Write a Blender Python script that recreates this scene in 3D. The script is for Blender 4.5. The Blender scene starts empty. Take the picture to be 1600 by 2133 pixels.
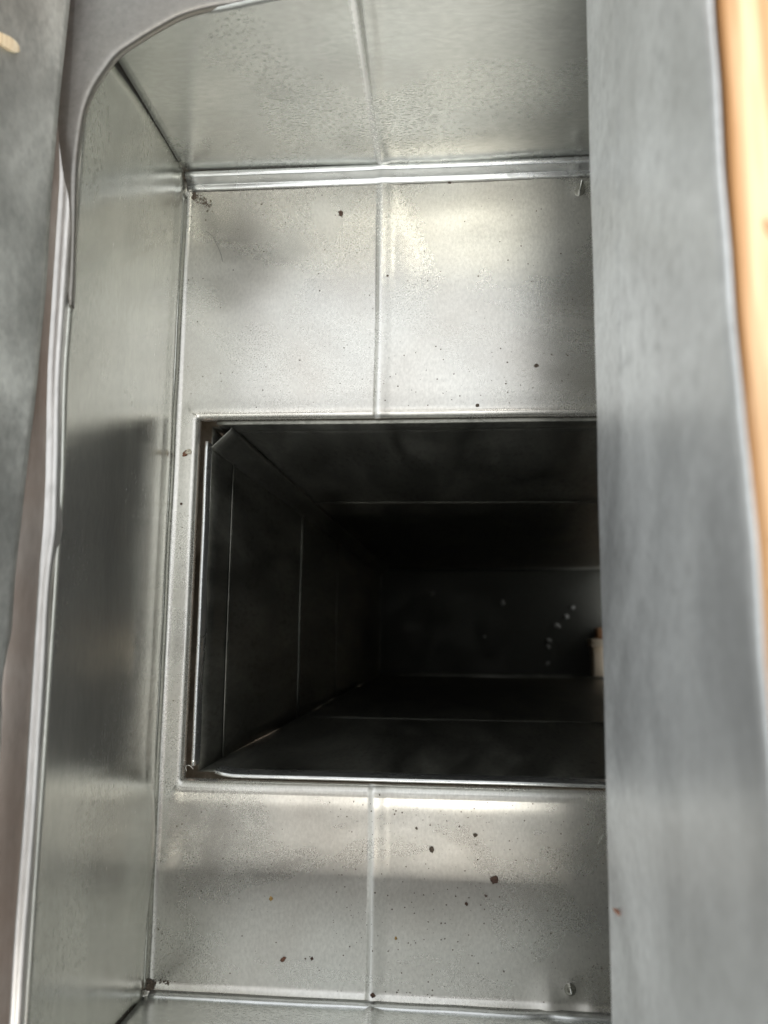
import bpy, bmesh, math, random
from mathutils import Vector, Matrix, noise

S = bpy.context.scene
COL = S.collection
random.seed(7)

# ------------------------------------------------------------------ camera
cam_d = bpy.data.cameras.new("camera")
cam = bpy.data.objects.new("camera", cam_d)
COL.objects.link(cam)
S.camera = cam
cam_d.sensor_fit = 'HORIZONTAL'
cam_d.sensor_width = 36.0
cam_d.lens = 38.98
cam_d.clip_start = 0.005
cam_d.clip_end = 500.0
r0 = Vector((0.99601, 0.01186, -0.08817))      # camera right, in the world
u0 = Vector((0.00090, 0.98970, 0.14310))       # camera up
u0 = (u0 - r0 * u0.dot(r0)).normalized()
b0 = r0.cross(u0).normalized()                 # camera back
r0 = u0.cross(b0)
cam.matrix_world = Matrix(((r0.x, u0.x, b0.x, 0.0), (r0.y, u0.y, b0.y, 0.0),
                           (r0.z, u0.z, b0.z, 0.47), (0, 0, 0, 1)))
cam_d.dof.use_dof = True
cam_d.dof.focus_distance = 0.49
cam_d.dof.aperture_fstop = 11.5

# ------------------------------------------------------------------ sky and sun
SUN_EL, SUN_AZ = 66.0, 170.0   # degrees; azimuth from +Y towards +X
w = bpy.data.worlds.new("World"); S.world = w
w.use_nodes = True
nt = w.node_tree
bg = nt.nodes['Background']
sky = nt.nodes.new('ShaderNodeTexSky')
sky.sky_type = 'NISHITA'
sky.sun_disc = False
sky.sun_elevation = math.radians(SUN_EL)
sky.sun_rotation = math.radians(SUN_AZ)
sky.air_density = 1.6
sky.dust_density = 2.2
sky.ozone_density = 0.6
hsv = nt.nodes.new('ShaderNodeHueSaturation')          # thin white overcast: little colour left in the sky
hsv.inputs['Saturation'].default_value = 0.12
nt.links.new(sky.outputs[0], hsv.inputs['Color'])
nt.links.new(hsv.outputs[0], bg.inputs['Color'])
bg.inputs['Strength'].default_value = 0.15
sun_d = bpy.data.lights.new("sun", 'SUN')
sun_d.energy = 0.5
sun_d.angle = math.radians(15)
sun_d.color = (1.0, 0.94, 0.84)
sun = bpy.data.objects.new("sun", sun_d)
COL.objects.link(sun)
el, az = math.radians(SUN_EL), math.radians(SUN_AZ)
to_sun = Vector((math.sin(az) * math.cos(el), math.cos(az) * math.cos(el), math.sin(el)))
sun.rotation_euler = to_sun.to_track_quat('Z', 'Y').to_euler()

S.view_settings.view_transform = 'Standard'
S.view_settings.look = 'None'
S.view_settings.gamma = 1.0
S.view_settings.exposure = 1.52
S.cycles.use_denoising = True
S.cycles.max_bounces = 14
S.cycles.glossy_bounces = 12
S.cycles.diffuse_bounces = 5
S.cycles.sample_clamp_indirect = 6.0

# ------------------------------------------------------------------ materials
def new_mat(name):
    m = bpy.data.materials.new(name)
    m.use_nodes = True
    n = m.node_tree.nodes
    return m, n, m.node_tree.links, n['Principled BSDF']

def ramp(n, a, b, ca, cb):
    r = n.new('ShaderNodeValToRGB')
    r.color_ramp.elements[0].position = a; r.color_ramp.elements[0].color = (*ca, 1)
    r.color_ramp.elements[1].position = b; r.color_ramp.elements[1].color = (*cb, 1)
    return r

def galv(name, base=(0.62, 0.635, 0.61), rough=0.27, stretch=(1, 1, 1), pit_scale=260.0, pit=0.5,
         pit_lo=0.28, pit_hi=0.40, streak=(1, 1, 1), bump=0.12, metallic=0.9, stain_tint=None, stain_tint_amt=0.0, seed=0.0, cloud=(.86, 1.08), gather=(.30, .70), crest_light=None):
    """zinc coated sheet: rolled grain, pits, dull film and cloudy patches"""
    m, n, l, p = new_mat(name)
    tc = n.new('ShaderNodeTexCoord')
    off = n.new('ShaderNodeMapping'); off.inputs['Location'].default_value = (seed, seed * .7, seed * .3)
    l.new(tc.outputs['Object'], off.inputs['Vector'])
    mp = n.new('ShaderNodeMapping'); mp.inputs['Scale'].default_value = stretch
    l.new(off.outputs[0], mp.inputs['Vector'])
    ms = n.new('ShaderNodeMapping'); ms.inputs['Scale'].default_value = streak
    l.new(off.outputs[0], ms.inputs['Vector'])
    # pits
    pn = n.new('ShaderNodeTexNoise'); pn.inputs['Scale'].default_value = pit_scale
    pn.inputs['Detail'].default_value = 3; pn.inputs['Roughness'].default_value = .55
    l.new(mp.outputs[0], pn.inputs['Vector'])
    pr = ramp(n, pit_lo, pit_hi, (0, 0, 0), (1, 1, 1)); l.new(pn.outputs['Fac'], pr.inputs[0])
    # where pits gather
    gn = n.new('ShaderNodeTexNoise'); gn.inputs['Scale'].default_value = 14; gn.inputs['Detail'].default_value = 3
    l.new(off.outputs[0], gn.inputs['Vector'])
    gr = ramp(n, gather[0], gather[1], (0, 0, 0), (1, 1, 1)); l.new(gn.outputs['Fac'], gr.inputs[0])
    inv = n.new('ShaderNodeMath'); inv.operation = 'SUBTRACT'; inv.inputs[0].default_value = 1.0
    l.new(pr.outputs[0], inv.inputs[1])
    pm = n.new('ShaderNodeMath'); pm.operation = 'MULTIPLY'
    l.new(inv.outputs[0], pm.inputs[0]); l.new(gr.outputs[0], pm.inputs[1])
    pa = n.new('ShaderNodeMath'); pa.operation = 'MULTIPLY'; pa.inputs[1].default_value = pit
    l.new(pm.outputs[0], pa.inputs[0])
    # cloudy film
    cn = n.new('ShaderNodeTexNoise'); cn.inputs['Scale'].default_value = 9; cn.inputs['Detail'].default_value = 6
    cn.inputs['Roughness'].default_value = .6; cn.inputs['Distortion'].default_value = .6
    l.new(ms.outputs[0], cn.inputs['Vector'])
    cr = ramp(n, .3, .7, [c * cloud[0] for c in base], [min(1, c * cloud[1]) for c in base])
    l.new(cn.outputs['Fac'], cr.inputs[0])
    # fine rolled streaks
    fn = n.new('ShaderNodeTexNoise'); fn.inputs['Scale'].default_value = 420; fn.inputs['Detail'].default_value = 4
    l.new(mp.outputs[0], fn.inputs['Vector'])
    fr = ramp(n, .3, .7, (.88, .88, .88), (1.06, 1.06, 1.06)); l.new(fn.outputs['Fac'], fr.inputs[0])
    mul = n.new('ShaderNodeMix'); mul.data_type = 'RGBA'; mul.blend_type = 'MULTIPLY'; mul.inputs[0].default_value = 1
    l.new(cr.outputs[0], mul.inputs[6]); l.new(fr.outputs[0], mul.inputs[7])
    dk = n.new('ShaderNodeMix'); dk.data_type = 'RGBA'
    l.new(pa.outputs[0], dk.inputs[0]); l.new(mul.outputs[2], dk.inputs[6]); dk.inputs[7].default_value = (.10, .10, .085, 1)
    col = dk.outputs[2]
    if stain_tint:
        sn = n.new('ShaderNodeTexNoise'); sn.inputs['Scale'].default_value = 16; sn.inputs['Detail'].default_value = 5
        l.new(off.outputs[0], sn.inputs['Vector'])
        sr = ramp(n, .3, .75, (0, 0, 0), (stain_tint_amt,) * 3); l.new(sn.outputs['Fac'], sr.inputs[0])
        st = n.new('ShaderNodeMix'); st.data_type = 'RGBA'
        l.new(sr.outputs[0], st.inputs[0]); l.new(col, st.inputs[6]); st.inputs[7].default_value = (*stain_tint, 1)
        col = st.outputs[2]
    p.inputs['Metallic'].default_value = metallic
    if crest_light is not None:                       # highlight on the crest of the bead, painted as a pale line
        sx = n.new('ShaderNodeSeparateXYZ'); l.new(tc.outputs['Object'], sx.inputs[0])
        d1 = n.new('ShaderNodeMath'); d1.operation = 'MULTIPLY_ADD'; d1.inputs[1].default_value = .0022; d1.inputs[2].default_value = -.0011 - crest_light
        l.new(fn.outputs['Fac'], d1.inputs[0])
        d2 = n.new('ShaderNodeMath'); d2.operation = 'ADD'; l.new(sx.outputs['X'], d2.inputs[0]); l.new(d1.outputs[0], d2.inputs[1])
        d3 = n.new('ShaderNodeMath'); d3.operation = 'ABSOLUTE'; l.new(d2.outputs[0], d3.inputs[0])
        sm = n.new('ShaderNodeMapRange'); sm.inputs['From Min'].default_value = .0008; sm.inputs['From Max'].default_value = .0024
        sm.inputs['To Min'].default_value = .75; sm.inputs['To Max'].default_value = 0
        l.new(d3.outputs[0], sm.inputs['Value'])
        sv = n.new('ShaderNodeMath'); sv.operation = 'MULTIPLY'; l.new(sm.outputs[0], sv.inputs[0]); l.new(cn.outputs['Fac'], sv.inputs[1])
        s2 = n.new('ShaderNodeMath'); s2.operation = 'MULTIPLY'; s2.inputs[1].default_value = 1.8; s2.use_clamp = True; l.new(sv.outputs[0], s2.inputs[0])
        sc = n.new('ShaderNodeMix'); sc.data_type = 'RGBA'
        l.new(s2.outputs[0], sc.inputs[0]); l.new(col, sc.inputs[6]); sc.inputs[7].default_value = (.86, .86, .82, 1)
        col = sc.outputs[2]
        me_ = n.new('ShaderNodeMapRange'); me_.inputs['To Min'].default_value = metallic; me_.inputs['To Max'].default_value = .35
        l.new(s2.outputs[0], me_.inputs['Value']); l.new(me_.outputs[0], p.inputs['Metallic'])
    l.new(col, p.inputs['Base Color'])
    # roughness: film and pits are duller
    rr = n.new('ShaderNodeMapRange'); rr.inputs['To Min'].default_value = rough * .82; rr.inputs['To Max'].default_value = rough * 1.3
    rr.inputs['From Min'].default_value = .3; rr.inputs['From Max'].default_value = .7
    l.new(cn.outputs['Fac'], rr.inputs['Value'])
    ra = n.new('ShaderNodeMath'); ra.operation = 'MULTIPLY_ADD'; ra.inputs[1].default_value = .35
    l.new(pa.outputs[0], ra.inputs[0]); l.new(rr.outputs[0], ra.inputs[2])
    l.new(ra.outputs[0], p.inputs['Roughness'])
    # relief
    hs = n.new('ShaderNodeMath'); hs.operation = 'MULTIPLY_ADD'; hs.inputs[1].default_value = .35
    l.new(fn.outputs['Fac'], hs.inputs[0])
    ng = n.new('ShaderNodeMath'); ng.operation = 'MULTIPLY'; ng.inputs[1].default_value = -1
    l.new(pa.outputs[0], ng.inputs[0]); l.new(ng.outputs[0], hs.inputs[2])
    bp = n.new('ShaderNodeBump'); bp.inputs['Strength'].default_value = bump; bp.inputs['Distance'].default_value = .0004
    l.new(hs.outputs[0], bp.inputs['Height'])
    l.new(bp.outputs[0], p.inputs['Normal'])
    return m

M = {}
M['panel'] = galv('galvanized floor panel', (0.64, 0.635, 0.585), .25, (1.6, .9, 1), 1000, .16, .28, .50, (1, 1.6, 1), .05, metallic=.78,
                  stain_tint=(.33, .27, .21), stain_tint_amt=.30, seed=1, cloud=(.80, 1.08), gather=(.05, .60), crest_light=.0028)
M['side'] = galv('galvanized side wall', (0.74, 0.74, 0.67), .21, (1, .35, 2), 760, .26, .33, .48, (1, .35, 2), .10, metallic=.85, seed=2, cloud=(.80, 1.08))
M['end'] = galv('galvanized end wall', (0.62, 0.635, 0.60), .23, (.45, 1, 1.2), 900, .28, .34, .52, (.6, 1, 1), .10, metallic=.82, seed=3, cloud=(.78, 1.1), gather=(.42, .66), crest_light=.0033)
M['strip'] = galv('galvanized seam metal', (0.64, 0.655, 0.64), .26, (.3, 1, 1), 300, .25, .30, .40, (1, 1, 1), .08, metallic=.85, seed=4)
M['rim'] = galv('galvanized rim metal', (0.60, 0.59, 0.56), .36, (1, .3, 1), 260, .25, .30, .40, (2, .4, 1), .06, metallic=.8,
                stain_tint=(.36, .32, .28), stain_tint_amt=.3, seed=5, cloud=(.75, 1.1))
M['plate'] = galv('darkened corner plate', (0.27, 0.265, 0.245), .42, (1, 1, 1), 260, .25, .30, .40, (1.5, 1.5, 1), .08, metallic=.85,
                stain_tint=(.22, .19, .15), stain_tint_amt=.5, seed=15, cloud=(.75, 1.1))  # darkened base and tint stand in for a dark reflection
M['rim_edge'] = galv('reflection tinted rim edge', (0.44, 0.39, 0.345), .5, (1, .3, 1), 260, .4, .30, .44, (2, .4, 1), .08, metallic=.6,
                stain_tint=(.24, .165, .12), stain_tint_amt=.8, seed=8, cloud=(.7, 1.1))  # brown tint stands in for wood reflected in the flange
M['sheet'] = galv('galvanized liner sheet', (0.74, 0.765, 0.755), .35, (1, .8, .9), 200, .22, .33, .50, (1.4, .9, 1.3), .10, metallic=.55, seed=6, cloud=(.52, 1.12))
M['sheet_left'] = galv('mottled liner sheet', (0.64, 0.65, 0.60), .44, (1, .6, .9), 300, .35, .36, .56, (2.2, 1.4, 2.2), .2, metallic=.72, seed=14, cloud=(.45, 1.15))
M['duct'] = galv('shade dark duct metal', (0.27, 0.27, 0.235), .40, (1, 1, .3), 300, .4, .34, .50, (3, 3, .7), .2, metallic=.86, seed=7, cloud=(.4, 1.3))  # darkness of the unlit duct put into the base colour
M['duct_end'] = galv('shade dark duct end', (0.05, 0.05, 0.04), .5, (1, 1, .4), 200, .4, .34, .46, (2, 2, 2), .15, metallic=.5, seed=9)  # near black base paints in the lack of light at the far end

def wood_mat(name, light, dark, rough=.55, stretch=(9, .6, 9), edge=None):
    m, n, l, p = new_mat(name)
    tc = n.new('ShaderNodeTexCoord'); mp = n.new('ShaderNodeMapping'); mp.inputs['Scale'].default_value = stretch
    l.new(tc.outputs['Object'], mp.inputs[0])
    a = n.new('ShaderNodeTexNoise'); a.inputs['Scale'].default_value = 14; a.inputs['Detail'].default_value = 6; a.inputs['Distortion'].default_value = 1.0
    l.new(mp.outputs[0], a.inputs['Vector'])
    r = ramp(n, .35, .62, dark, light); l.new(a.outputs['Fac'], r.inputs[0])
    b = n.new('ShaderNodeTexNoise'); b.inputs['Scale'].default_value = 60; b.inputs['Detail'].default_value = 3
    l.new(mp.outputs[0], b.inputs['Vector'])
    br = ramp(n, .3, .6, (.78, .72, .66), (1, 1, 1)); l.new(b.outputs['Fac'], br.inputs[0])
    mx = n.new('ShaderNodeMix'); mx.data_type = 'RGBA'; mx.blend_type = 'MULTIPLY'; mx.inputs[0].default_value = 1
    l.new(r.outputs[0], mx.inputs[6]); l.new(br.outputs[0], mx.inputs[7])
    out = mx.outputs[2]
    if edge:                                    # orange band along the arris
        sp = n.new('ShaderNodeSeparateXYZ'); l.new(tc.outputs['Object'], sp.inputs[0])
        ad = n.new('ShaderNodeMath'); ad.operation = 'MULTIPLY_ADD'; ad.inputs[1].default_value = .006
        l.new(a.outputs['Fac'], ad.inputs[0]); l.new(sp.outputs['X'], ad.inputs[2])
        er = n.new('ShaderNodeMapRange'); er.inputs['From Min'].default_value = edge; er.inputs['From Max'].default_value = edge + .0035
        er.inputs['To Min'].default_value = .85; er.inputs['To Max'].default_value = 0
        l.new(ad.outputs[0], er.inputs['Value'])
        em = n.new('ShaderNodeMix'); em.data_type = 'RGBA'
        l.new(er.outputs[0], em.inputs[0]); l.new(out, em.inputs[6]); em.inputs[7].default_value = (.42, .19, .055, 1)
        out = em.outputs[2]
    l.new(out, p.inputs['Base Color'])
    p.inputs['Roughness'].default_value = rough
    bp = n.new('ShaderNodeBump'); bp.inputs['Strength'].default_value = .3; bp.inputs['Distance'].default_value = .0006
    l.new(b.outputs['Fac'], bp.inputs['Height']); l.new(bp.outputs[0], p.inputs['Normal'])
    return m

M['pine'] = wood_mat('pine timber', (.82, .58, .34), (.58, .35, .16), edge=-.0136)
M['knot'] = wood_mat('pine knot', (.52, .31, .15), (.40, .21, .09))
M['chip'] = wood_mat('splinter wood', (.88, .76, .54), (.74, .58, .36))
M['lath'] = wood_mat('block top wood', (.36, .20, .09), (.26, .13, .06))
M['block'] = wood_mat('block wood', (.80, .70, .54), (.66, .54, .38))
M['blocker'] = wood_mat('weathered deck boards', (.10, .08, .06), (.06, .05, .04), .8, (1, 1, 1))
M['earth'] = wood_mat('bare earth', (.16, .12, .085), (.09, .065, .045), .9, (1, 1, 1))

def plain(name, c, rough=.8, metallic=0.0, var=.35):
    m, n, l, p = new_mat(name)
    tc = n.new('ShaderNodeTexCoord'); a = n.new('ShaderNodeTexNoise'); a.inputs['Scale'].default_value = 900; a.inputs['Detail'].default_value = 4
    l.new(tc.outputs['Object'], a.inputs['Vector'])
    r = ramp(n, .3, .7, [x * (1 - var) for x in c], [min(1, x * (1 + var)) for x in c]); l.new(a.outputs['Fac'], r.inputs[0])
    l.new(r.outputs[0], p.inputs['Base Color'])
    p.inputs['Roughness'].default_value = rough; p.inputs['Metallic'].default_value = metallic
    return m
M['rust'] = plain('rusty brown crumb', (.078, .043, .028))
M['soil'] = plain('dark soil crumb', (.095, .072, .050))
M['clay'] = plain('red clay crumb', (.17, .078, .045))
M['pale'] = plain('pale grit', (.50, .46, .36))
M['ochre'] = plain('ochre grit', (.40, .26, .09))
M['speck'] = plain('white plaster fleck', (.34, .34, .31))
M['hair'] = plain('grey hair', (.10, .10, .09), .5)
M['fibre'] = plain('pale fibre', (.62, .62, .56), .5)
M['steel'] = plain('screw steel', (.50, .50, .47), .22, 1.0, .15)

# ------------------------------------------------------------------ helpers
def empty(name, loc, label, cat, group=None):
    o = bpy.data.objects.new(name, None)
    o.empty_display_size = .02
    COL.objects.link(o); o.location = loc
    o['label'] = label; o['category'] = cat
    if group: o['group'] = group
    return o

def finish(name, me, mat, parent=None, smooth=True, label=None, cat=None, group=None, kind=None, thick=0.0, offset=-1.0, origin=None):
    """link a mesh given in world metres; the parent's location (or origin) becomes its origin"""
    org = Vector(origin) if origin is not None else (parent.location.copy() if parent and not parent.parent else
                                                     (parent.location + parent.parent.location if parent else Vector((0, 0, 0))))
    me.transform(Matrix.Translation(-org))
    if smooth:
        me.shade_smooth()
    for mm in (mat if isinstance(mat, list) else [mat]):
        me.materials.append(mm)
    o = bpy.data.objects.new(name, me)
    COL.objects.link(o)
    if parent is None:
        o.location = org
    else:
        o.parent = parent
    if thick:
        md = o.modifiers.new('thickness', 'SOLIDIFY'); md.thickness = thick; md.offset = offset
    if label: o['label'] = label
    if cat: o['category'] = cat
    if group: o['group'] = group
    if kind: o['kind'] = kind
    return o

def grid_mesh(name, us, vs, f, keep=None):
    """surface f(u, v) over the lines us x vs, cells that keep() rejects left open"""
    me = bpy.data.meshes.new(name)
    nv = len(vs)
    verts = [f(u, v) for u in us for v in vs]
    faces = []
    for i in range(len(us) - 1):
        for j in range(nv - 1):
            if keep and not keep((us[i] + us[i + 1]) / 2, (vs[j] + vs[j + 1]) / 2):
                continue
            faces.append((i * nv + j, (i + 1) * nv + j, (i + 1) * nv + j + 1, i * nv + j + 1))
    used = sorted({k for fc in faces for k in fc})
    if len(used) < len(verts):
        mp = {k: q for q, k in enumerate(used)}
        verts = [verts[k] for k in used]; faces = [tuple(mp[k] for k in fc) for fc in faces]
    me.from_pydata(verts, [], faces); me.update()
    return me

def lines(a, b, step, extra=()):
    n = max(1, int(round((b - a) / step)))
    s = {round(a + (b - a) * i / n, 6) for i in range(n + 1)}
    for e in extra:
        if a - 1e-9 <= e <= b + 1e-9: s.add(round(e, 6))
    return sorted(s)

def box_mesh(name, x0, x1, y0, y1, z0, z1, bevel=.0, seg=2):
    bm = bmesh.new()
    bmesh.ops.create_cube(bm, size=1)
    for v in bm.verts:
        v.co = Vector(((x0 + x1) / 2 + v.co.x * (x1 - x0), (y0 + y1) / 2 + v.co.y * (y1 - y0), (z0 + z1) / 2 + v.co.z * (z1 - z0)))
    if bevel:
        bmesh.ops.bevel(bm, geom=bm.edges[:], offset=bevel, segments=seg, affect='EDGES', profile=.5)
    me = bpy.data.meshes.new(name); bm.to_mesh(me); bm.free()
    return me

def wob(x, y, z, s, amp, seed=0):
    return amp * noise.noise(Vector((x * s + seed, y * s + seed * 1.7, z * s - seed)))

def extrude_profile(name, prof, t0, t1, axis, step=.01, jig=None):
    """prof: open list of (a, b); swept along axis ('X': a=y b=z, 'Y': a=x b=z, 'Z': a=x b=y)"""
    ts = lines(t0, t1, step)
    def f(t, k):
        a, b = prof[int(k)]
        if jig: a, b = jig(t, a, b)
        return {'X': (t, a, b), 'Y': (a, t, b), 'Z': (a, b, t)}[axis]
    return grid_mesh(name, ts, list(range(len(prof))), f)

def arc(cx, cy, r, a0, a1, n):
    return [(cx + r * math.cos(math.radians(a0 + (a1 - a0) * i / n)), cy + r * math.sin(math.radians(a0 + (a1 - a0) * i / n))) for i in range(n + 1)]

# ------------------------------------------------------------------ setting
me = grid_mesh('ground', lines(-60, 60, 6), lines(-60, 60, 6), lambda x, y: (x, y, -1.45 + wob(x, y, 0, .3, .02)))
finish('ground', me, M['earth'], kind='structure')

# unseen boards added overhead to block light: the opening lies in their shade, daylight comes in between and around them
BOARDS = ((-.25, .25, -.115, .08), (-.55, .55, -.575, -.19))
BLOCKER_Z = 1.0
for x0, x1, y0, y1 in BOARDS:
    finish('light_blocker', box_mesh('light_blocker', x0, x1, y0, y1, BLOCKER_Z, BLOCKER_Z + .02, .002), M['blocker'], None, False, kind='structure')
# unseen blocks added between the joists, keeping light out at both box ends
for y0, y1 in ((.2815, .3195), (-.2370, -.1990)):
    finish('unseen_framing', box_mesh('unseen_framing', -.2060, .3150, y0, y1, -.02, .1375, .001), M['blocker'], kind='structure')
# ------------------------------------------------------------------ the floor box
XL, XR, YB, YT = -.168, .310, -.1945, .2770
RIM = .141
HX0, HX1, HY0, HY1 = -.1535, .285, -.0828, .1238       # hole in the floor panel
CRX = -.0462
box = empty('floor_duct_box', (-.05, .04, 0), 'open galvanized steel box with a square duct opening in its creased floor panel', 'duct box')

def crease(x, skew=0.0):
    """raised bead across the floor and both ends: steep on its left, long on its right"""
    d = x - CRX - skew
    if d < -.0034 or d > .0090: return 0.0
    t = (d + .0034) / .0034 if d < 0 else 1 - d / .0090
    return .0011 * (3 * t * t - 2 * t * t * t)

def lip_drop(d, r, depth):
    if d >= r: return 0.0
    q = 1 - max(d, 0) / r
    return -depth * (1 - math.sqrt(max(0, 1 - q * q)))

def panel_z(x, y):
    z = crease(x, .001 * noise.noise(Vector((y * 12, 0, 0)))) + wob(x, y, 0, 11, .0008, 3) + wob(x, y, 0, 28, .00016, 9)
    # hole lips bend down; the lower lip also swells upward before it falls, as a hand-bent edge does
    dx = max(HX0 - x, x - HX1); dy = max(HY0 - y, y - HY1)
    d = math.hypot(max(dx, 0), max(dy, 0)) if (dx > 0 and dy > 0) else max(dx, dy)
    if d >= 0:
        vert = dy >= dx
        r = .0042 if vert else .0036
        z += .0006 * math.exp(-((d - .006) / .004) ** 2) * (1 if vert else .3)
        z += lip_drop(d, r, .0052)
    # swept-up edges at the two ends, shallow roll at the side wall
    z += .028 * max(0.0, -.1705 + .02 * (x + .05) - y)          # slight upward set beyond a pressed line
    eb = y - YB
    if eb < .006: z += .0050 * (1 - eb / .006) ** 2
    es = x - XL
    if es < .004: z += .0018 * (1 - es / .004) ** 2
    # dimples round the two screws
    for sx, sy in ((.0718, .2606), (.0575, -.1825)):
        q = math.hypot(x - sx, y - sy)
        z += .0011 * math.exp(-(q / .0034) ** 2)
    # buckles at the lower end, right of the middle
    z += .0010 * math.exp(-((x - .047) / .006) ** 2 - ((y + .190) / .010) ** 2)
    z += .0008 * math.exp(-((x - .069) / .004) ** 2 - ((y + .192) / .006) ** 2)
    return z

fine = (0, .0002, .0005, .0010, .0016, .0024, .0032, .0042, .0055, .007)
xs = lines(XL, XR, .0035, [HX0 - q for q in fine] + [HX1 + q for q in fine] +
           [CRX + q * .0007 for q in range(-6, 15)] + [XL + q * .0006 for q in range(8)])
ys = lines(YB, YT, .0035, [HY0 - q for q in fine] + [HY1 + q for q in fine] + [YB + q * .0008 for q in range(9)])
xs = [x for x in xs if not (HX0 < x < HX1 and False)]
me = grid_mesh('floor_panel', xs, ys, lambda x, y: (x, y, panel_z(x, y)),
               lambda x, y: not (HX0 < x < HX1 and HY0 < y < HY1))
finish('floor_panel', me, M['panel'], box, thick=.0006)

# side wall (picture left), from the floor to the rim
def side_f(y, z):
    x = XL + wob(0, y, z, 9, .0007, 21) + wob(0, y, z, 30, .00018, 5)
    x += .0012 * math.exp(-((z - .012) / .004) ** 2)           # pressed line just above the floor
    x += .0030 * math.exp(-((y + .118) / .030) ** 2 - ((z - .016) / .018) ** 2)      # shallow bulge
    q = max(0, min(1, (y - .05) / .07)); x -= .0023 * q * q * (3 - 2 * q) * (z / .135) ** 3      # leans out under the rim
    return (x - .0006, y, z)
me = grid_mesh('side_wall', lines(YB - .002, YT + .006, .005), lines(-.002, RIM - .006, .004), side_f)
finish('side_wall', me, M['side'], box, thick=.0006, offset=1)
me = grid_mesh('side_wall', lines(YB, YT, .02), lines(0, RIM, .02), lambda y, z: (XR, y, z))
finish('side_wall', me, M['side'], box, thick=.0006, label='far side wall hidden behind the tall liner sheet')

# end walls, the bead runs on over them
def end_f(yw, sgn, seed):
    def f(x, z):
        if sgn < 0:
            q = max(0, min(1, (x + .115) / .045)); z = z * (1 + .05 * q * q * (3 - 2 * q))
        y = yw + sgn * (wob(x, 0, z, 9, .0007, seed) + wob(x, 0, z, 26, .0002, seed + 4) + crease(x, .004 * z / .14))
        if sgn < 0: y -= .0024 * math.exp(-((x + .015) / .055) ** 2 - ((z - .030) / .026) ** 2)     # shallow bulge
        return (x, y, z)
    return f
exs = lines(XL + .0006, XR, .005, [CRX + q * .0008 for q in range(-5, 13)])
me = grid_mesh('end_wall', exs, lines(-.001, RIM - .002, .004), end_f(YT + .0012, -1, 31))
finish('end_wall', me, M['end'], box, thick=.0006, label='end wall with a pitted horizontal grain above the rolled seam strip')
me = grid_mesh('end_wall', exs, lines(.0045, RIM, .004), end_f(YB - .0004, 1, 47))
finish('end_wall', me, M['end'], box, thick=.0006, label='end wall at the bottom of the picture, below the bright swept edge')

# rolled seam strip along the upper end of the floor
prof = [(.2772, .0002), (.2762, .0052)] + arc(.2757, .0075, .0017, -20, 170, 8) + [(.2736, .0058), (.2722, .0028), (.2716, .0022), (.2711, .0026), (.2705, .0016), (.2700, .0018), (.2694, .0004)]
me = extrude_profile('seam_strip', prof, XL + .0018, .19, 'X', .006,
                     lambda t, a, b: (a + wob(t, 0, 0, 20, .0003, 2), b + (crease(t) * .8 if b > .001 else 0) + wob(t, 0, 0, 35, .0002, 6)))
finish('seam_strip', me, M['strip'], box, thick=.0005)
# bright folded edge along the lower end
prof = [(-.1925, .0030)] + arc(-.1945, .0062, .0014, 40, 190, 7) + [(-.1962, .0035)]
me = extrude_profile('folded_edge', prof, XL + .003, XR, 'X', .005,
                     lambda t, a, b: (a + wob(t, 0, 0, 22, .0004, 8), b + wob(t, 0, 0, 30, .0006, 3) - .0012 * math.exp(-((t - .047) / .005) ** 2)))
finish('folded_edge', me, M['strip'], box, thick=.0005)
# corner fold where side wall meets floor
prof = [(-.1684, .0060), (-.1676, .0044), (-.1675, .0026), (-.1672, .0019), (-.1667, .0015)]
me = extrude_profile('corner_fold', prof, YB + .004, YT - .012, 'Y', .006, lambda t, a, b: (a + wob(0, t, 0, 25, .0003, 12), b + wob(0, t, 0, 25, .0003, 4)))
finish('corner_fold', me, M['side'], box, thick=.0004)

# hemmed rim along the side wall, kinked where it was bumped
def kink(t):
    return .0007 * math.exp(-((t - .041) / .010) ** 2) - .0006 * math.exp(-((t - .012) / .02) ** 2)
rim_in = [(-.1690, .1290), (-.1682, .1345), (-.1680, .1375)] + arc(-.1698, .1380, .0020, 0, 100, 7) + [(-.1712, .1403), (-.1718, .1408), (-.1722, .1411)]
rim_out = [(-.1718, .1402), (-.1722, .1416), (-.1730, .1440), (-.1740, .1475), (-.1765, .1530), (-.1790, .1560)]
def rim_j(t, a, b):
    k = kink(t)
    q = max(0, min(1, (t - .05) / .07)); q = q * q * (3 - 2 * q)
    q2 = max(0, min(1, (t - .19) / .05)); q2 = q2 * q2 * (3 - 2 * q2)
    if a > -.1735: a -= .0026 * q + .0032 * q2
    return (a + k * (1 if a > -.1715 else .3) + wob(0, t, 0, 14, .0004, 7) + (t - .05) * (-.006 if a < -.172 else .0), b + wob(0, t, 0, 18, .0006, 11))
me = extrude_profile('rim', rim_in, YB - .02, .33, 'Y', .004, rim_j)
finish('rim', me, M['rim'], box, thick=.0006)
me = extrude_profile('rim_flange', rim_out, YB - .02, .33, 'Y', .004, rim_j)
finish('rim_flange', me, M['rim_edge'], box, thick=.0006, label='outer flange of the rim with a brownish reflection painted in')

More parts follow.
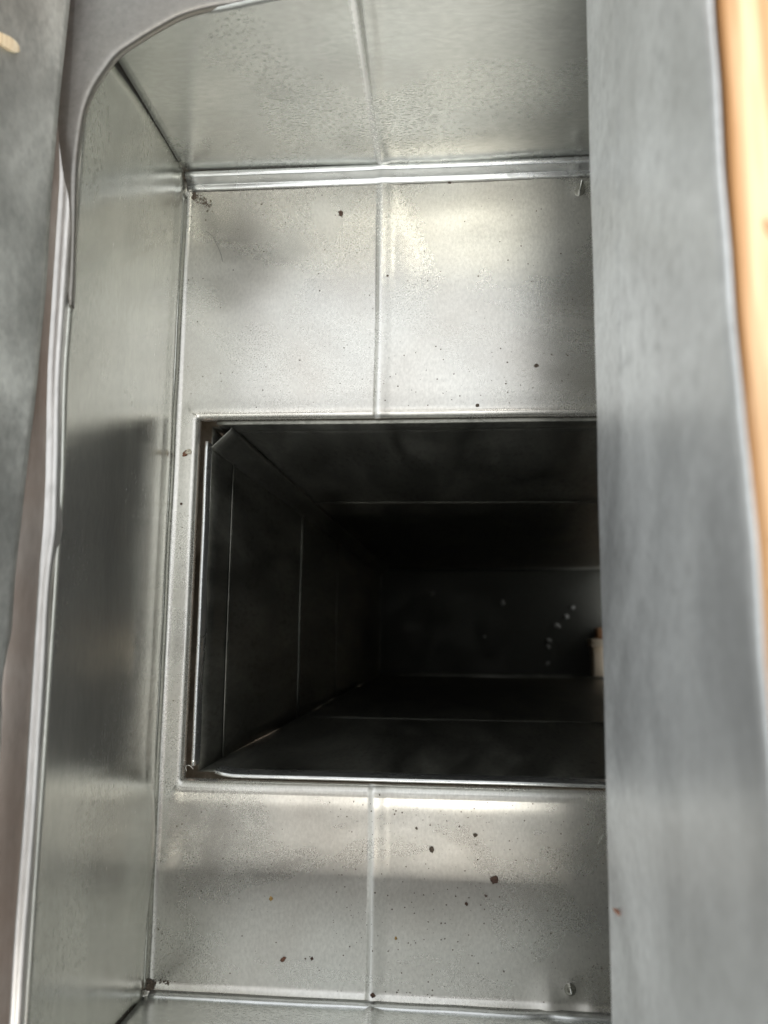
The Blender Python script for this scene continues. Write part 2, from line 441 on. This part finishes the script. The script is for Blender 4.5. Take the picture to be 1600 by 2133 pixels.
# corner plate with a rounded inner cut, lip turned down along the cut
acurve = [(.2000, .2920), (.1200, .2920), (.0400, .2915), (-.0200, .2890), (-.0600, .2848), (-.0800, .2823), (-.0995, .2798), (-.1105, .2786), (-.1236, .2755), (-.1345, .2700), (-.1453, .2634), (-.1538, .2572),
          (-.1590, .2499), (-.1640, .2412), (-.1674, .2304), (-.1688, .2177), (-.1694, .2040), (-.1695, .1860), (-.1695, .1650), (-.1695, .1400)]
def smooth(pts, n):
    out = []
    for i in range(len(pts) - 1):
        p0, p1, p2, p3 = (Vector((*pts[max(0, min(len(pts) - 1, k))], 0)) for k in (i - 1, i, i + 1, i + 2))
        for q in range(n):
            t = q / n
            out.append(.5 * ((2 * p1) + (p2 - p0) * t + (2 * p0 - 5 * p1 + 4 * p2 - p3) * t * t + (3 * p1 - p0 - 3 * p2 + p3) * t ** 3))
    out.append(Vector((*pts[-1], 0)))
    return out
cut = smooth(acurve, 4)
def plate_row(k, v):
    p = cut[int(k)]
    n2 = cut[min(int(k) + 1, len(cut) - 1)] - cut[max(int(k) - 1, 0)]
    nrm = Vector((n2.y, -n2.x, 0)).normalized()
    if nrm.dot(Vector((-.09, .19, 0)) - p) < 0: nrm = -nrm
    # v < 0: lip turned down under the cut; 0..1: the plate, out to the box's corner
    if v <= 0:
        a = -v
        prf = [(0, 0), (.0004, -.0002), (.0006, -.0008), (.0002, -.0024), (-.0004, -.0046)]
        o_, z_ = prf[int(round(a))]
        q = p + nrm * o_
        return (q.x, q.y, RIM + z_ - max(0, min(1, (.205 - p.y) / .055)) * .0048)
    h = len(cut) * .58
    dip = max(0, min(1, (.205 - p.y) / .055)); dip = dip * dip * (3 - 2 * dip) * .0048
    edge = Vector((p.x - .02, .330, 0)) if k < h else Vector((-.190, p.y + .004 + (.326 - p.y) * max(0, 1 - (k - h) / h), 0))
    q = p.lerp(edge, v)
    return (q.x, q.y, RIM + .0001 - dip + wob(q.x, q.y, 0, 30, .0008 * v, 3) + .0020 * v * v)
me = grid_mesh('corner_plate', list(range(len(cut))), [-4, -3, -2, -1, 0, .02, .06, .12, .25, .45, .7, 1], plate_row)
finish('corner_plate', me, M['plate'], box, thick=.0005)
# rim over the hidden length of the upper end, and a cover added beyond the timber against light leaks
finish('light_seal_cover', box_mesh('light_seal_cover', .0562, XR + .002, YB - .01, YT + .004, RIM - .0012, RIM), M['side'], box)

# screw tips poking up through the floor
def screw(x, y, h, r, lean):
    bm = bmesh.new()
    n, rows = 14, 9
    ring = []
    for i in range(rows):
        t = i / (rows - 1)
        z = h * t
        rr = r * (1 - t ** 1.6) + .00012
        th = .00022 * (1 if i % 2 else -1) * (1 - t)
        c = Vector((lean[0] * t, lean[1] * t, 0))
        ring.append([bm.verts.new((x + c.x + (rr + th) * math.cos(2 * math.pi * k / n), y + c.y + (rr + th) * math.sin(2 * math.pi * k / n), z)) for k in range(n)])
    for i in range(rows - 1):
        for k in range(n):
            bm.faces.new((ring[i][k], ring[i][(k + 1) % n], ring[i + 1][(k + 1) % n], ring[i + 1][k]))
    bm.faces.new(ring[-1])
    me = bpy.data.meshes.new('screw'); bm.to_mesh(me); bm.free()
    return me
finish('screw', screw(.0718, .2600, .0090, .0030, (.0003, .0026)), M['steel'], box, label='pointed screw tip below the rolled seam strip')
finish('screw', screw(.0575, -.1825, .0052, .0030, (.0002, -.0004)), M['steel'], box, label='blunt screw tip near the bright folded edge')

# ------------------------------------------------------------------ the duct below the hole
DX0, DX1, DY0, DY1, DZ = -.1490, .2850, -.0803, .1217, -1.13
duct = empty('rectangular_duct', (.05, .02, DZ), 'long dark rectangular sheet metal duct running away from the hole in the floor panel', 'duct')
dzs = lines(DZ, -.012, .02)
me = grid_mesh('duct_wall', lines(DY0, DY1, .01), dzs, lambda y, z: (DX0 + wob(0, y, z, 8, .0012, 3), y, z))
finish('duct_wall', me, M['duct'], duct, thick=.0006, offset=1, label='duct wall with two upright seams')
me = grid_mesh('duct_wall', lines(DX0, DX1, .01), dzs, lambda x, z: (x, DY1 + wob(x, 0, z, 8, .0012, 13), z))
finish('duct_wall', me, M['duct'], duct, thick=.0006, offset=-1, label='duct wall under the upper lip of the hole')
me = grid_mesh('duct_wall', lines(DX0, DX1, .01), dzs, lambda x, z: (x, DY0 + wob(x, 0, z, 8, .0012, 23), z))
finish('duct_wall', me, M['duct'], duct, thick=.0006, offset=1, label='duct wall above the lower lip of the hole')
me = grid_mesh('duct_wall', lines(DY0, DY1, .0101), lines(DZ + .075, -.006, .0496), lambda y, z: (DX1, y, z))
finish('duct_wall', me, M['duct'], duct, thick=.0006, offset=1, label='duct wall out of sight beyond the liner sheet, open at its far end')
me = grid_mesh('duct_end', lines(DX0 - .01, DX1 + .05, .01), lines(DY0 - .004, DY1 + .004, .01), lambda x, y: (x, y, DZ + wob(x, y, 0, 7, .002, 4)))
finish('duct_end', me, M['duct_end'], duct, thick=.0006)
# hemmed mouth: left edge, upper edge, lower edge
me = extrude_profile('mouth_hem', [(DX0 - .0008, -.014)] + [(DX0 - .0014, -.006)] + arc(DX0 - .0004, -.0046, .0009, 180, 0, 8) + [(DX0 + .0003, -.012), (DX0 - .0004, -.020)],
                     DY0 + .004, .1112, 'Y', .004, lambda t, a, b: (a + wob(0, t, 0, 20, .0004, 5), b + wob(0, t, 0, 26, .0004, 15)))
finish('mouth_hem', me, M['strip'], duct, thick=.0003)
me = extrude_profile('mouth_hem', [(DY1 + .0016, -.012)] + arc(DY1 + .0006, -.0044, .0011, 0, 180, 8) + [(DY1 - .0006, -.0120), (DY1 - .0005, -.0195), (DY1 - .0001, -.0200)],
                     DX0 + .0055, DX1, 'X', .005, lambda t, a, b: (a + wob(t, 0, 0, 16, .0004, 25), b + wob(t, 0, 0, 22, .0003, 35)))
finish('mouth_hem', me, M['duct'], duct, thick=.0003)
me = extrude_profile('mouth_hem', [(DY0 - .0012, -.012)] + arc(DY0 - .0004, -.0030, .0012, 180, 0, 8) + [(DY0 + .0010, -.0085), (DY0 + .0008, -.0190), (DY0 + .0002, -.0200)],
                     DX0 + .013, DX1, 'X', .005, lambda t, a, b: (a + wob(t, 0, 0, 16, .0004, 45) + .0018 * max(0, 1 - (t - DX0 - .013) / .012) ** 2, b + wob(t, 0, 0, 22, .0003, 55)))
finish('mouth_hem', me, M['strip'], duct, thick=.0003)
# lapped corner strip running down the upper left corner
me = extrude_profile('corner_strip', [(DX0 + .0004, .1088), (DX0 + .0020, .1090), (DX0 + .0024, .1096), (DX0 + .0118, .1186), (DX0 + .0124, .1190), (DX0 + .0130, .1212)], DZ + .002, -.0065, 'Z', .02,
                     lambda t, a, b: (a + wob(0, 0, t, 12, .0008, 5), b + wob(0, 0, t, 12, .0008, 9)))
finish('corner_strip', me, M['duct'], duct, thick=.0006)
# flange added behind the floor panel, keeping the gap round the mouth dark
def ring(name, x0, x1, y0, y1, m, z):
    xs_, ys_ = [x0 - m, x0, x1, x1 + m], [y0 - m, y0, y1, y1 + m]
    return grid_mesh(name, xs_, ys_, lambda x, y: (x, y, z), lambda x, y: not (x0 < x < x1 and y0 < y < y1))
finish('light_seal_flange', ring('light_seal_flange', DX0 - .0012, DX1, DY0 - .0012, DY1 + .0016, .014, -.030), M['duct'], duct, False, thick=.0005)
# raised seams round the walls
def seam_left(z, wd, h, y0, y1):
    me = extrude_profile('duct_seam', [(DX0 + .0002, z + wd), (DX0 + h, z + wd * .6), (DX0 + h * 1.2, z), (DX0 + h, z - wd * .6), (DX0 + .0002, z - wd)], y0, y1, 'Y', .02,
                         lambda t, a, b: (a + .0009 + wob(0, t, 0, 15, .0004, z * 9), b))
    return finish('duct_seam', me, M['duct'], duct, thick=.0003)
def seam_flat(z, wd, h, y, s):
    me = extrude_profile('duct_seam', [(y, z + wd), (y + s * h, z + wd * .6), (y + s * h * 1.2, z), (y + s * h, z - wd * .6), (y, z - wd)], DX0 + .0115, DX1, 'X', .03,
                         lambda t, a, b: (a + s * .0011, b + wob(t, 0, 0, 10, .0008, z * 7)))
    return finish('duct_seam', me, M['duct'], duct, thick=.0003)
seam_left(-.0604, .0032, .0007, DY0 + .001, .1100)
seam_left(-.306, .0048, .0014, DY0 + .001, .1098)
seam_left(-.543, .0050, .0008, DY0 + .001, .1096)
seam_flat(-.303, .0045, .0005, DY1, -1)
seam_flat(-.320, .0045, .0004, DY0, 1)
seam_flat(DZ + .012, .0050, .0030, DY0, 1)

# pale flecks on the duct's end, and the pale block standing by its open side
def blob(name, c, r, flat, seed, sub=1, stretch=(1, 1)):
    rnd = random.Random(seed)
    bm = bmesh.new()
    bmesh.ops.create_icosphere(bm, subdivisions=sub, radius=1)
    ang = rnd.uniform(0, math.pi)
    ca, sa = math.cos(ang), math.sin(ang)
    for v in bm.verts:
        k = r * (1 + rnd.uniform(-.32, .30))
        x, y, z = v.co.x * k * stretch[0], v.co.y * k * stretch[1], v.co.z * k * flat
        v.co = Vector((c[0] + x * ca - y * sa, c[1] + x * sa + y * ca, c[2] + z))
    me = bpy.data.meshes.new(name); bm.to_mesh(me); bm.free()
    return me

flecks = [((-.0503, .0731), .0045, 'faint pale fleck alone at the left of the duct end'),
          ((.0835, .0569), .0052, 'oblong pale fleck between the lone left one and the row on the duct end'),
          ((.2143, .0491), .0048, 'highest pale fleck in the curving row on the duct end'),
          ((.2024, .0328), .0058, 'oblong fleck second from the top of the curving row on the duct end'),
          ((.1852, .0156), .0066, 'largest pale fleck, third down the curving row on the duct end'),
          ((.1696, -.0122), .0050, 'upper of the two close flecks in the curving row on the duct end'),
          ((.1676, -.0229), .0048, 'lower of the two close flecks in the curving row on the duct end'),
          ((.1654, -.0540), .0046, 'lowest pale fleck of the curving row on the duct end'),
          ((.0497, -.0066), .0030, 'tiny dim fleck in the middle of the duct end')]
for i, ((x, y), r, lab) in enumerate(flecks):
    z = DZ + wob(x, y, 0, 7, .002, 4) + .0022
    me = blob('plaster_fleck', (x, y, z), r, .35, 100 + i, 1, (1.0, .75))
    finish('plaster_fleck', me, M['speck'], None, False, lab, 'fleck', 'pale flecks on the far end of the duct', origin=(x, y, z))

blk = empty('wooden_block', (.262, -.050, DZ), 'pale wooden block with a shoulder standing at the far end of the duct', 'wood block')
finish('post', box_mesh('post', .2440, .300, -.0760, -.0230, DZ + .003, DZ + .045, .002), M['block'], blk)
finish('shoulder', box_mesh('shoulder', .2390, .300, -.0228, -.0090, DZ + .003, DZ + .052, .002), M['block'], blk)
finish('top_piece', box_mesh('top_piece', .2520, .290, -.0088, .0120, DZ + .003, DZ + .040, .003), M['lath'], blk)

# ------------------------------------------------------------------ joists and their liner sheets
def joist_mesh(x0, x1, y0, y1, z0, z1, wave):
    me = bpy.data.meshes.new('joist')
    bm = bmesh.new()
    ts = lines(y0, y1, .012)
    c = .0022
    prof = [(x0, z0), (x0, z1 - c), (x0 + c * .3, z1 - c * .3), (x0 + c, z1), ((x0 * 2 + x1) / 3, z1 + .0003), ((x0 + x1 * 2) / 3, z1 - .0002), (x1 - c, z1), (x1 - c * .3, z1 - c * .3), (x1, z1 - c), (x1, z0)]
    rows = [[bm.verts.new((a + wob(a, t, b, 20, wave, 3), t, b + wob(a, t, b, 16, wave, 8))) for a, b in prof] for t in ts]
    for i in range(len(ts) - 1):
        for k in range(len(prof)):
            bm.faces.new((rows[i][k], rows[i][(k + 1) % len(prof)], rows[i + 1][(k + 1) % len(prof)], rows[i + 1][k]))
    bm.faces.new(rows[0]); bm.faces.new(rows[-1][::-1])
    bmesh.ops.recalc_face_normals(bm, faces=bm.faces)
    bm.to_mesh(me); bm.free()
    return me
j1 = empty('pine_joist', (.076, 0, .1415), 'bright sunlit pine joist along the right edge behind the tall liner sheet', 'joist')
finish('timber', joist_mesh(.0584, .0960, -.75, .75, .1430, .2993, .0005), M['pine'], j1, False)
for kx, ky, ra, rb in ((.0653, .0843, .0034, .0012), (.0650, .0190, .0030, .0013), (.0636, .0091, .0022, .0009)):
    me = blob('knot', (kx, ky, .2995), ra, .10, int(ky * 1e4), 2, (1, rb / ra))
    finish('knot', me, M['knot'], j1)
finish('unseen_framing', joist_mesh(-.2450, -.2065, -.75, .75, -.02, .2420, .0006), M['pine'], None, False, kind='structure')

# right liner sheet: stands in front of the joist, its lower edge rolled, its upper edge cut unevenly
near = [(0.2691, 0.3010), (0.2243, 0.3012), (0.1794, 0.3017), (0.1368, 0.3015), (0.1186, 0.3026), (0.0992, 0.3023), (0.0807, 0.3030), (0.0654, 0.3024), (0.0449, 0.3036), (0.0301, 0.3047),
        (0.0159, 0.3055), (-0.0022, 0.3058), (-0.0152, 0.3078), (-0.0248, 0.3091), (-0.0523, 0.3092), (-0.1495, 0.3097)]
def top_z(y):
    for (ya, za), (yb, zb) in zip(near, near[1:]):
        if yb <= y <= ya:
            t = (ya - y) / (ya - yb); t = t * t * (3 - 2 * t)
            return za + (zb - za) * t - .0050 * max(0, min(1, (y - .0) / .10))
    return near[0][1] - .005 if y > near[0][0] else near[-1][1]
def liner_f(y, t):
    z = .1425 + t * (top_z(y) - .1425)
    x = .0563 - .0012 * max(0, 1 - (z - .1425) / .024) ** 1.4 + wob(0, y, z, 11, .0009, 2) * min(1, (z - .1425) / .04) + wob(0, y, z, 30, .0003, 7)
    if t < .012: x += .0012 * (1 - t / .012) ** 2
    x -= .0006 * math.exp(-((z - .182 - .11 * (y - .07)) / .0011) ** 2) * max(0, min(1, (y - .03) / .08))    # faint pressed line
    if t > .985: x += .0008 * ((t - .985) / .015)
    return (x, y, z)
ts = sorted(set([i / 60 for i in range(61)] + [.003, .006, .009, .15, .155, .16, .165, .17, .175, .985, .99, .995]))
me = grid_mesh('liner', lines(-.26, .36, .005), ts, liner_f)
finish('liner_sheet', me, M['sheet'], None, True, 'tall dull grey sheet standing on edge at the right, against the bright pine joist', 'metal sheet', thick=.0007, offset=-1, origin=(.0545, .05, .1425))

# left liner sheet: rises from just above the rim, leaning back against its joist
def left_f(y, t):
    z = .1520 + t * .105
    x = -.1707 - .030 * t + (y - .2767) * .0215 * (1 - t) + wob(0, y, z, 9, .0020, 61) + wob(0, y, z, 26, .0006, 67)
    x -= .0005 * math.exp(-((y + .020) / .010) ** 2) * (1 - t) ** 3     # bent back a little
    z += wob(0, y, 0, 10, .0004, 71) * (1 - t)
    return (x, y, z)
me = grid_mesh('left liner', lines(-.30, .38, .006), [i / 36 for i in range(37)], left_f)
finish('liner_sheet', me, M['sheet_left'], None, True, 'mottled dented sheet leaning along the left edge above the pinkish rim', 'metal sheet', thick=.0007, offset=1, origin=(-.172, .05, .15))

# ------------------------------------------------------------------ splinter, crumbs, dirt, hairs
def splinter():
    bm = bmesh.new()
    a = Vector(left_f(.2294, (.1885 - .152) / .105)) + Vector((.0016, 0, .0006))
    b = Vector(left_f(.2329, (.1760 - .152) / .105)) + Vector((.0016, 0, .0006))
    d = (b - a).normalized(); s = d.cross(Vector((.96, 0, .27))).normalized(); u = s.cross(d)
    rows = []
    for t, wd, th in ((0, .0016, .0006), (.2, .0023, .0011), (.6, .0026, .0013), (.85, .0022, .0011), (1.0, .0012, .0005)):
        c = a.lerp(b, t)
        rows.append([bm.verts.new(c + s * wd * p + u * th * q) for p, q in ((-1, -1), (1, -.8), (1.05, .7), (.2, 1.1), (-.9, .9))])
    for i in range(len(rows) - 1):
        for k in range(5):
            bm.faces.new((rows[i][k], rows[i][(k + 1) % 5], rows[i + 1][(k + 1) % 5], rows[i + 1][k]))
    bm.faces.new(rows[0][::-1]); bm.faces.new(rows[-1])
    me = bpy.data.meshes.new('splinter'); bm.to_mesh(me); bm.free()
    return me
finish('wood_splinter', splinter(), M['chip'], None, False, 'pale blurred wood splinter stuck on the left sheet near the top corner', 'splinter', origin=(-.178, .2306, .1815))

crumbs = [((-.0710, .2513), .0017, 'rust', 'round rust brown crumb below the seam strip, left of the crease'),
          ((-.0050, .2691), .0011, 'soil', 'dark crumb caught right under the seam strip, right of the crease'),
          ((.0450, .1534), .0013, 'soil', 'grey black crumb lying above the hole near the liner sheet'),
          ((.0112, .1301), .0011, 'soil', 'small dark crumb just above the upper lip of the hole'),
          ((-.0418, .2105), .0007, 'rust', 'tiny brown crumb in the shade of the crease above the hole'),
          ((-.1202, .2593), .0006, 'soil', 'tiny black crumb below the left end of the seam strip'),
          ((-.1619, .0728), .0008, 'rust', 'small brown crumb on the narrow strip left of the hole'),
          ((-.0143, -.1159), .0016, 'soil', 'dark oblong crumb below the hole, left of the largest brown lump'),
          ((.0190, -.1299), .0023, 'rust', 'largest brown lump on the panel below the hole'),
          ((.0089, -.1077), .0012, 'soil', 'dark round crumb nearest the lower lip, right of the crease'),
          ((.0042, -.1428), .0010, 'rust', 'small brown crumb below and left of the largest brown lump'),
          ((.0144, -.1383), .0007, 'rust', 'tiny brown crumb just below the largest brown lump'),
          ((-.0226, -.1050), .0008, 'soil', 'small dark crumb under the lower lip, close to the crease'),
          ((-.1015, -.1442), .0012, 'ochre', 'lone ochre crumb on the pale patch left of the lower crease'),
          ((-.0939, -.1747), .0015, 'clay', 'reddish brown crumb near the folded edge, left of a smaller one'),
          ((-.0783, -.1738), .0010, 'rust', 'smaller of two brown crumbs in line near the folded edge'),
          ((-.0450, -.1897), .0014, 'rust', 'dark brown crumb where the crease meets the folded edge'),
          ((-.0333, -.1617), .0009, 'ochre', 'small ochre crumb right of the lower crease')]
for i, ((x, y), r, mt, lab) in enumerate(crumbs):
    z = panel_z(x, y) + r * .30
    me = blob('crumb', (x, y, z), r, .55, 300 + i, 2, (1.0, .8))
    finish('crumb', me, M[mt], None, False, lab, 'crumb', 'dirt crumbs lying on the floor panel', origin=(x, y, z))

# the two-coloured chip beside the hole
chip = empty('clay_chip', (-.1599, .1036, panel_z(-.1599, .1036)), 'red and pale chip on the narrow strip left of the hole', 'chip')
finish('red_half', blob('red_half', (-.1611, .1030, chip.location.z + .0006), .0018, .40, 71, 2, (1.1, .75)), M['clay'], chip, False)
finish('pale_half', blob('pale_half', (-.1592, .1039, chip.location.z + .0006), .0018, .40, 72, 2, (1.2, .8)), M['pale'], chip, False)
c2 = blob('chip', (.0551, -.0953, .1595), .0013, .8, 73, 2, (.6, 1.9))
finish('clay_chip', c2, M['clay'], None, False, 'reddish chip stuck to the lower part of the tall right sheet', 'chip', origin=(.0551, -.0953, .1595))

def cluster(name, pts, label, seed, cx, cy):
    rnd = random.Random(seed)
    bm = bmesh.new()
    for (x, y, r, h) in pts:
        t = bmesh.new()
        bmesh.ops.create_icosphere(t, subdivisions=1, radius=r)
        a = rnd.uniform(0, 6.28)
        for v in t.verts:
            v.co *= rnd.uniform(.9, 1.9)
            v.co.z *= .7
            v.co = Vector((x + v.co.x * 1.3 * math.cos(a) - v.co.y * .7 * math.sin(a), y + v.co.x * 1.3 * math.sin(a) + v.co.y * .7 * math.cos(a), panel_z(x, y) + h + v.co.z))
        tm = bpy.data.meshes.new('t'); t.to_mesh(tm); t.free(); bm.from_mesh(tm); bpy.data.meshes.remove(tm)
    me = bpy.data.meshes.new(name); bm.to_mesh(me); bm.free()
    return finish(name, me, [M['soil']], None, False, label, 'dirt', 'dirt caught in the corners of the box', origin=(cx, cy, 0))
rnd = random.Random(5)
pts = [(-.1630 + rnd.gauss(0, .0007), .2655 + rnd.gauss(0, .0008), rnd.uniform(.0003, .0007), rnd.uniform(0, .001)) for _ in range(16)]
for i in range(60):
    t = rnd.random()
    pts.append((-.1622 + .0102 * t + rnd.gauss(0, .0006), .2655 - .0062 * t + rnd.gauss(0, .0009) * (1 + t), rnd.uniform(.00015, .00042), rnd.uniform(0, .0006)))
cluster('dirt_clump', pts, 'brown speckled dirt fanning out of the corner under the seam strip', 3, -.163, .2655)
pts = [(-.1655 + rnd.gauss(0, .0012), -.1905 + rnd.gauss(0, .0013), rnd.uniform(.0004, .0010), rnd.uniform(0, .0015)) for _ in range(34)]
pts += [(-.1585 + rnd.gauss(0, .0022), -.1890 + rnd.gauss(0, .0010), rnd.uniform(.0002, .0006), 0) for _ in range(22)]
cluster('dirt_clump', pts, 'dark matted dirt in the corner by the folded edge', 4, -.1655, -.1905)

def strand(name, pts, r, mat, label):
    cu = bpy.data.curves.new(name, 'CURVE'); cu.dimensions = '3D'
    sp = cu.splines.new('POLY'); sm = smooth([(p[0], p[1]) for p in pts], 5)
    sp.points.add(len(sm) - 1)
    for k, p in enumerate(sm):
        t = k / (len(sm) - 1) * (len(pts) - 1); i = min(int(t), len(pts) - 2)
        z = pts[i][2] + (pts[i + 1][2] - pts[i][2]) * (t - i)
        sp.points[k].co = (p.x, p.y, z, 1)
    cu.bevel_depth = r; cu.bevel_resolution = 1
    tmp = bpy.data.objects.new('tmp', cu); COL.objects.link(tmp)
    me = bpy.data.meshes.new_from_object(tmp.evaluated_get(bpy.context.evaluated_depsgraph_get()))
    bpy.data.objects.remove(tmp); bpy.data.curves.remove(cu)
    return finish(name, me, mat, None, True, label, 'hair', origin=pts[0])
pz = lambda x, y, h: (x, y, panel_z(x, y) + h)
strand('hair', [pz(-.1543, .2426, .0004), pz(-.1500, .2390, .0012), pz(-.1479, .2352, .0015), pz(-.1446, .2279, .0010), pz(-.1432, .2226, .0004)], .00013, M['hair'], 'thin dark curved hair on the panel near the upper left corner')
strand('hair', [pz(.0765, -.1050, .0006), pz(.0752, -.1070, .0016), pz(.0738, -.1098, .0005)], .00016, M['fibre'], 'short pale curved fibre on the panel beside the tall right sheet')
strand('hair', [(-.1525, -.0790, -.0030), (-.1522, -.0760, .0004), (-.1500, -.0752, .0010), (-.1485, -.0775, -.0020)], .00018, M['fibre'], 'pale looped fibre in the lower left corner of the hole')

# countless grit
rnd = random.Random(11)
bm = bmesh.new()
def grit(x, y, r):
    z = panel_z(x, y)
    n = 5; a0 = rnd.uniform(0, 6)
    vs = [bm.verts.new((x + r * rnd.uniform(.6, 1.3) * math.cos(a0 + 6.283 * k / n), y + r * rnd.uniform(.6, 1.3) * math.sin(a0 + 6.283 * k / n), z + .00005)) for k in range(n)]
    top = bm.verts.new((x, y, z + r * .7))
    for k in range(n): bm.faces.new((vs[k], vs[(k + 1) % n], top))
cnt = 0
while cnt < 1400:
    x, y = rnd.uniform(-.164, .09), rnd.uniform(-.190, .270)
    if HX0 - .004 < x < HX1 and HY0 - .005 < y < HY1 + .004: continue
    keep = .20 + (.8 if (y < -.09 and x > -.07) else 0) + (.35 if x < -.155 else 0) + (.3 if y > .13 and y < .17 and x > -.08 else 0)
    if rnd.random() > keep: continue
    grit(x, y, .00012 + .00042 * rnd.random() ** 3.2)
    cnt += 1
me = bpy.data.meshes.new('grit'); bm.to_mesh(me); bm.free()
finish('grit', me, M['soil'], None, False, 'fine dark grit scattered over the floor panel of the box', 'grit', kind='stuff')
